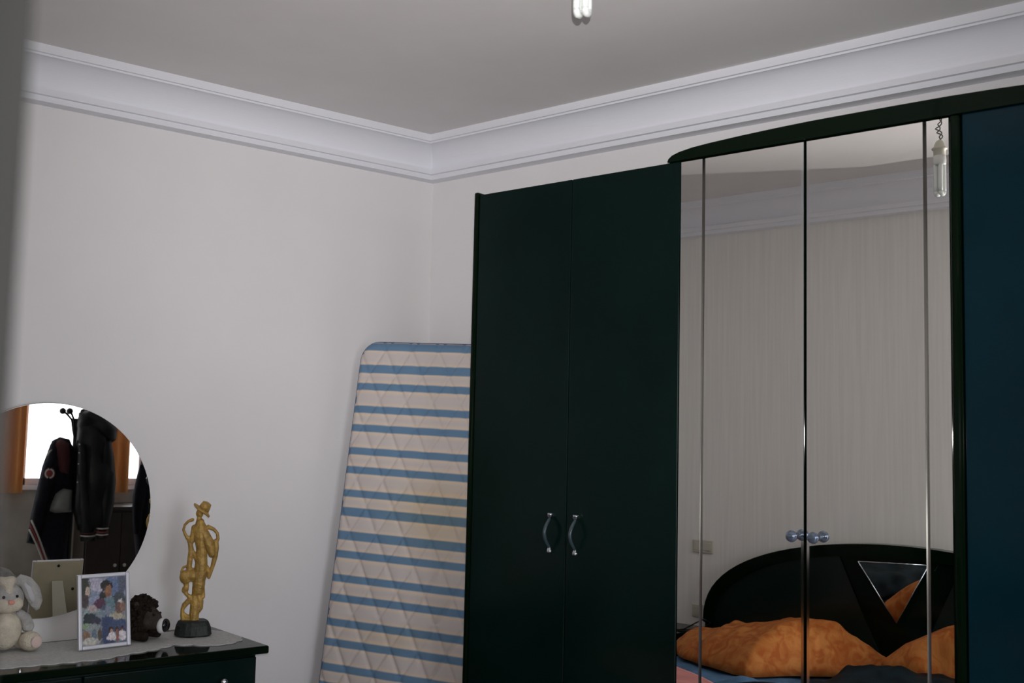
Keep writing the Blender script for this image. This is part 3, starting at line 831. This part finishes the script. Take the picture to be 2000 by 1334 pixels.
for s in (-1, 1):
    b = BM(); prism(b, side_panel(s), .060, .068); obj('side_field', b, m_dgreen, hb)
TR = [(-.118, .985), (.158, .985), (.006, .712)]
def trip(x, z): return .112 + (z - .712) * math.tan(radians(15)) - x * math.tan(radians(21))   # wedge-set glass
b = BM(); prism(b, TR, .0605, .066)
for v in b.verts:
    if v.co.y > .063: v.co.y = trip(v.co.x, v.co.z)
obj('triangle_mirror', b, m_mirror2, hb)
b = BM()
for i in range(3):
    a, c = TR[i], TR[(i + 1) % 3]; tube(b, [(q[0], trip(q[0], q[1]), q[1]) for q in (a, c)], .0022, 6)
obj('mirror_edge', b, m_chrome, hb)
b = BM(); box(b, -.86, .86, .09, 2.0, .10, .34); obj('bed_frame', b, m_black, bed)
b = BM(); box(b, -.83, .83, .09, 1.96, .30, .47, bev=.04); obj('bed_mattress', b, m_offw, bed)

def drape(name, m, label, cat, x0, x1, y0, y1, f, group=None, nx=44, ny=34, th_=.02):
    b = BM(); g = []
    for i in range(nx + 1):
        c = []
        for j in range(ny + 1):
            x = x0 + (x1 - x0) * i / nx; y = y0 + (y1 - y0) * j / ny
            z = f(x, y); c.append((b.verts.new((x, y, z)), b.verts.new((x, y, z - th_))))
        g.append(c)
    for i in range(nx):
        for j in range(ny):
            for s in (0, 1):
                q = [g[i][j][s], g[i + 1][j][s], g[i + 1][j + 1][s], g[i][j + 1][s]]; ff = b.faces.new(q if s == 0 else q[::-1]); ff.smooth = True
    rim_ = [(i, 0) for i in range(nx)] + [(nx, j) for j in range(ny)] + [(i, ny) for i in range(nx, 0, -1)] + [(0, j) for j in range(ny, 0, -1)]
    for k in range(len(rim_)):
        a, c = rim_[k], rim_[(k + 1) % len(rim_)]
        b.faces.new((g[a[0]][a[1]][0], g[a[0]][a[1]][1], g[c[0]][c[1]][1], g[c[0]][c[1]][0]))
    bmesh.ops.recalc_face_normals(b, faces=b.faces)
    return tag(obj(name, b, m), label, cat, group)
nz = lambda x, y, s, k: noise.noise(Vector((x * s + k, y * s, k)))
def bump(x, y, cx, cy, rx, ry): return math.exp(-(((x - cx) / rx) ** 2 + ((y - cy) / ry) ** 2))
# pillows: solid cushions with a crumpled surface
def cushion(name, label, hp, depth, loc, tilt, rz, wobf, seed):
    b = pillow(hp, depth, .11, .022, wobf, 9., seed)
    for v in b.verts:
        v.co = Matrix.Rotation(tilt, 3, 'X') @ v.co
    o = tag(obj(name, b, m_orange), label, 'pillow', 'orange pillows on the bed')
    o.location = loc; o.rotation_euler = (0, 0, rz)
    return o
def lerp_tab(tab, x):
    if x <= tab[0][0]: return tab[0][1]
    for (x0, v0), (x1, v1) in zip(tab[:-1], tab[1:]):
        if x <= x1:
            t = (x - x0) / (x1 - x0); t = t * t * (3 - 2 * t) * .5 + t * .5; return v0 + (v1 - v0) * t
    return tab[-1][1]
HT = [(-2.96, .0), (-2.93, .05), (-2.85, .085), (-2.71, .105), (-2.645, .145), (-2.448, .175), (-2.30, .21), (-2.175, .20), (-2.10, .148), (-1.967, .078), (-1.90, .030), (-1.87, .0)]
FT = [(-2.96, .93), (-2.90, 1.05), (-2.75, 1.18), (-2.62, 1.24), (-2.36, 1.33), (-2.19, 1.12), (-2.08, 1.03), (-1.95, .93), (-1.87, .85)]
b = BM(); nx, ny = 90, 44; top_, bot_ = {}, {}
for i in range(nx + 1):
    x = -2.96 + 1.09 * i / nx; H = lerp_tab(HT, x); yf_ = lerp_tab(FT, x); y0_ = .70 + .08 * abs(2 * i / nx - 1) ** 3
    for j in range(ny + 1):
        t = j / ny; y = y0_ + (yf_ - y0_) * t
        pk = (1 - abs(min(1, (t - .42) / (.42 if t < .42 else .58))) ** 2.2)
        w = pk * (.016 * noise.noise(Vector((x * 7, y * 5, 2))) + .012 * abs(noise.noise(Vector((x * 9 + y * 7, y * 16 - x * 5, 5)))) + .006 * noise.noise(Vector((x * 26, y * 22, 7))))
        z = .512 + H * max(0, pk) ** .62 + w * min(1, H / .08)
        top_[i, j] = b.verts.new((x, y, z)); bot_[i, j] = top_[i, j] if j in (0, ny) or i in (0, nx) else b.verts.new((x, y, .511))
for i in range(nx):
    for j in range(ny):
        for g_, rv in ((top_, False), (bot_, True)):
            q = [g_[i, j], g_[i + 1, j], g_[i + 1, j + 1], g_[i, j + 1]]
            try: b.faces.new(q[::-1] if rv else q).smooth = True
            except ValueError: pass
bmesh.ops.remove_doubles(b, verts=b.verts, dist=1e-5); bmesh.ops.recalc_face_normals(b, faces=b.faces)
tag(obj('pillow', b, m_orange), 'crumpled orange pillow left of the triangular mirror in the wardrobe reflection', 'pillow', 'orange pillows on the bed')
hp2 = [(-.42, -.15), (-.2, -.165), (.15, -.165), (.40, -.145), (.44, -.06), (.34, .03), (.18, .12), (.06, .165), (-.08, .16), (-.25, .10), (-.40, 0)]
cushion('pillow', 'upright orange pillow right of the triangular mirror in the wardrobe reflection', hp2, .09, (-1.485, .93, .645), radians(-16), pi, .025, 11.)
drape('bedspread', m_blue, 'rumpled blue bedspread in front of the orange pillows', 'bedspread', -2.86, -1.10, .98, 2.50, lambda x, y: .497 + .012 * nz(x, y, 3.2, 1) + .008 * nz(x, y, 9, 4) + .05 * bump(x, y, -2.28, 1.47, .10, .09) + .02 * max(0, y - 1.5))
drape('navy_throw', m_navy, 'dark navy throw bunched on the blue bedspread', 'throw', -1.97, -1.25, 1.05, 1.86, lambda x, y: .578 + .030 * bump(x, y, -1.80, 1.15, .2, .12) + .022 * nz(x, y, 7, 9) + .012 * nz(x, y, 18, 2) - .03 * max(0, x + 1.5))
pk_ = drape('pink_blanket', m_pink, 'pink blanket spread over the near corner of the bed', 'blanket', -2.84, -1.75, 1.716, 2.05, lambda x, y: .598 + .010 * nz(x, y, 4, 6), th_=.03)
nv_ = bpy.data.objects['navy_throw']
for v in nv_.data.vertices: v.co.x -= .40 * max(0, (v.co.y - 1.54) / .32) * (1 - (v.co.x + 1.97) / .72)
for v in pk_.data.vertices: v.co.y += .6 * (v.co.x + 2.451)

# bedside table with a cable
ns = thing('bedside_table', 'low black bedside table beside the headboard in the wardrobe reflection', 'bedside table', (-3.13, .76, 0))
b = BM(); box(b, -.17, .155, -.165, .17, .535, .562, bev=.004); obj('top', b, m_black, ns)
b = BM(); box(b, -.16, .145, -.155, .155, 0.04, .535); obj('body', b, m_dgreen, ns)
b = BM(); box(b, -.15, .135, .155, .168, .30, .52, bev=.003); dr = obj('drawer', b, m_dgreen, ns)
b = BM(); ball(b, (.02, .176, .41), .011, seg=12); obj('knob', b, m_chrome, dr, True)
b = BM()
pts = [(-3.02, .80, .566), (-2.99, .79, .572), (-2.95, .76, .60), (-2.92, .72, .622), (-2.905, .68, .60), (-2.93, .71, .575), (-2.98, .76, .566), (-3.03, .80, .566)]
tube(b, pts, .0035, 6); tag(obj('power_cable', b, m_iron), 'thin black cable looping over the bedside table', 'cable')

# two ivory plates on the wallpaper
def plate(z, label):
    t = thing('wall_plate', label, 'switch', (-3.015, YF, z), 0, 'ivory plates on the wallpaper')
    b = BM(); box(b, -.06, .06, .0005, .010, -.033, .033, bev=.004); obj('cover', b, m_plastic, t)
    for x in (-.027, .027):
        b = BM(); box(b, x - .022, x + .022, .010, .0135, -.020, .020, bev=.002); obj('rocker', b, m_plastic, t)
plate(.963, 'upper ivory switch plate on the striped wall in the wardrobe mirror')
plate(.634, 'lower ivory socket plate just above the bedside table in the wardrobe mirror')

# ------------------------------------------------------------------ coat stand with jackets, seen in the round mirror
SX, SY = .06, 2.452
cs_ = thing('coat_stand', 'black iron coat stand with ball-tipped hooks by the window', 'coat stand', (SX, SY, 0))
b = BM(); tube(b, [(0, 0, .02), (0, 0, 1.56)], .014, 12); obj('pole', b, m_iron, cs_, True)
for k in range(3):
    a = 2 * pi * k / 3 + .4; b = BM(); tube(b, [(0, 0, .16), (.10 * cos(a), .10 * sin(a), .14), (.2 * cos(a), .2 * sin(a), .06), (.25 * cos(a), .25 * sin(a), .012)], .011, 8); obj('foot', b, m_iron, cs_, True)
for k, a in enumerate((radians(-124), radians(-150), radians(30), radians(80), radians(130))):
    b = BM(); c, s = cos(a), sin(a)
    tube(b, [(0, 0, 1.42), (.02 * c, .02 * s, 1.48), (.035 * c, .035 * s, 1.55), (.075 * c, .075 * s, 1.585), (.11 * c, .11 * s, 1.603)], .007, 8)
    ball(b, (.112 * c, .112 * s, 1.605), .021, seg=12); obj('hook', b, m_iron, cs_, True)

def flipy(o):
    for v in o.data.vertices: v.co.y = -v.co.y
    o.data.flip_normals(); return o
def jacket_part(name, outl_, depth, m, parent, y=0., wob_=.02, seed=1., width=.05, step=.022):
    b = pillow(outl_, depth, width, step, wob_, 11., seed)
    for v in b.verts: v.co.y += y
    return flipy(obj(name, b, m, parent, True))
# local frame: x along the room (+y world), front towards the round mirror (-x world)
JR = radians(99)
def jk(px, py):                            # sketch units to metres, origin at the pole
    return ((px - 146) / 305., 1.5 - (py - 836) / 305.)
def jacket(name, label, y=0.):
    return thing(name, label, 'jacket', (SX, SY, 0), JR, 'jackets on the coat stand')
J = lambda pts: [jk(*p) for p in pts]
j1 = jacket('jacket', 'dark varsity jacket with round sleeve patch and striped hem, left on the stand')
jacket_part('body', J([(104, 862), (118, 854), (136, 858), (146, 880), (147, 930), (145, 990), (143, 1096), (114, 1098), (98, 1075), (88, 1052), (92, 1000), (96, 940), (98, 890)]), .05, m_wool, j1, -.03, .03, 1.)
jacket_part('sleeve', J([(102, 868), (112, 858), (122, 872), (124, 900), (118, 940), (106, 985), (98, 1030), (88, 1060), (70, 1056), (74, 1010), (82, 960), (90, 910)]), .045, m_wool, j1, -.07, .02, 2.)
jacket_part('shoulder_yoke', J([(106, 866), (120, 858), (136, 866), (140, 900), (138, 925), (124, 928), (114, 905), (108, 890)]), .03, m_maroon, j1, -.085, .01, 3.)
jacket_part('shirt', J([(116, 962), (130, 953), (146, 956), (147, 998), (118, 1000), (106, 998), (110, 980)]), .03, m_greysh, j1, -.075, .01, 4.)
b = BM()
for r0, r1, mi, yy in ((.0, .022, 0, 0), (.022, .032, 1, 0), (.032, .039, 2, 0)):
    for k in range(24):
        a0, a1 = 2 * pi * k / 24, 2 * pi * (k + 1) / 24; c = Vector((*jk(104, 924), 0))
        v = [b.verts.new((c.x + r * cos(a) * .9, -.118 - .004 * (1 - r / .04), c.y + r * sin(a))) for r, a in ((r0, a0), (r1, a0), (r1, a1), (r0, a1))]
        try: f = b.faces.new(v); f.material_index = mi
        except ValueError: pass
bmesh.ops.remove_doubles(b, verts=b.verts, dist=1e-5)
flipy(obj('round_patch', b, [m_redst, m_offw, m_maroon], j1))
for (a0, a1, m_) in (((77, 1012), (108, 1090), m_offw), ((75, 1020), (107, 1096), m_redst), ((74, 1029), (104, 1097), m_offw), ((98, 890), (108, 880), m_offw)):
    b = BM(); p0, p1 = jk(*a0), jk(*a1)
    pts = [(p0[0] + (p1[0] - p0[0]) * t, -.118 + .05 * (t - .2) ** 2, p0[1] + (p1[1] - p0[1]) * t + .012 * sin(pi * t)) for t in (0, .2, .4, .6, .8, 1)]
    tube(b, pts, .0055, 8); flipy(obj('trim_stripe', b, m_, j1, True))
j2 = jacket('jacket', 'black leather bomber jacket with striped cuffs, foremost on the stand')
jacket_part('body', J([(150, 830), (165, 822), (190, 830), (208, 850), (216, 880), (222, 930), (224, 960), (216, 1000), (214, 1034), (160, 1034), (150, 1000), (148, 940), (147, 880)]), .075, m_leather, j2, -.05, .05, 5.)
jacket_part('collar', J([(150, 806), (172, 800), (198, 810), (216, 828), (223, 838), (221, 858), (212, 865), (196, 856), (170, 862), (152, 852), (148, 830)]), .055, m_leather, j2, -.06, .05, 6.)
jacket_part('sleeve', J([(196, 850), (212, 858), (219, 890), (225, 940), (224, 980), (216, 1030), (214, 1048), (196, 1050), (196, 1020), (194, 960), (192, 900)]), .05, m_leather, j2, -.08, .04, 7.)
jacket_part('sleeve', J([(150, 860), (166, 866), (176, 910), (182, 970), (190, 1030), (192, 1054), (166, 1054), (162, 1020), (156, 960), (150, 910)]), .05, m_leather, j2, -.09, .04, 8.)
for x0, x1, z, m_ in ((166, 192, 1038, m_maroon), (166, 192, 1043, m_offw), (194, 215, 1029, m_offw), (194, 215, 1036, m_redst), (194, 215, 1041, m_offw)):
    b = BM(); p0, p1 = jk(x0, z), jk(x1, z)
    tube(b, [(p0[0] + (p1[0] - p0[0]) * t, -.095 - .052 * sin(pi * t), p0[1]) for t in (0, .15, .35, .5, .65, .85, 1)], .0045, 8); flipy(obj('cuff_stripe', b, m_, j2, True))
for z in (868, 884, 905, 940):
    b = BM(); ball(b, (jk(155, z)[0], -.145, jk(155, z)[1]), .006, seg=10); flipy(obj('snap_button', b, m_chrome, j2, True))
j3 = jacket('jacket', 'dark padded jacket at the right edge of the round mirror')
jacket_part('body', J([(272, 896), (282, 890), (292, 900), (298, 940), (298, 1030), (294, 1100), (272, 1100), (264, 1040), (258, 970), (264, 930)]), .06, m_wool, j3, .0, .03, 9.)
jacket_part('sleeve', J([(270, 905), (280, 912), (284, 960), (280, 1020), (274, 1045), (262, 1040), (258, 985), (262, 940)]), .04, m_wool, j3, -.05, .02, 10.)
b = BM(); tube(b, [Matrix.Rotation(JR, 3, 'Z') @ Vector(q) for q in ((.0, 0, 1.54), (.08, .0, 1.64), (.20, .0, 1.68), (.34, .0, 1.62), (.44, .0, 1.45), (.445, .0, 1.33))], .008, 8); obj('long_arm', b, m_iron, cs_, True)

# low dark cabinet under the window
cb = thing('low_cabinet', 'low dark brown cabinet under the window, behind the jackets', 'cabinet', (.88, 2.86, 0))
b = BM(); box(b, -.22, .24, -.22, .26, .04, .93); obj('body', b, m_wood, cb)
b = BM(); box(b, -.245, .255, -.24, .28, .93, .955, bev=.004); obj('top', b, m_wood, cb)
for y0, y1 in ((-.21, .018), (.022, .25)):
    b = BM(); box(b, -.236, -.22, y0, y1, .07, .91, bev=.004); d_ = obj('door', b, m_wood, cb)
    b = BM(); ball(b, (-.244, y0 + .03 if y0 > 0 else y1 - .03, .55), .012, seg=12); obj('knob', b, m_offw, d_, True)
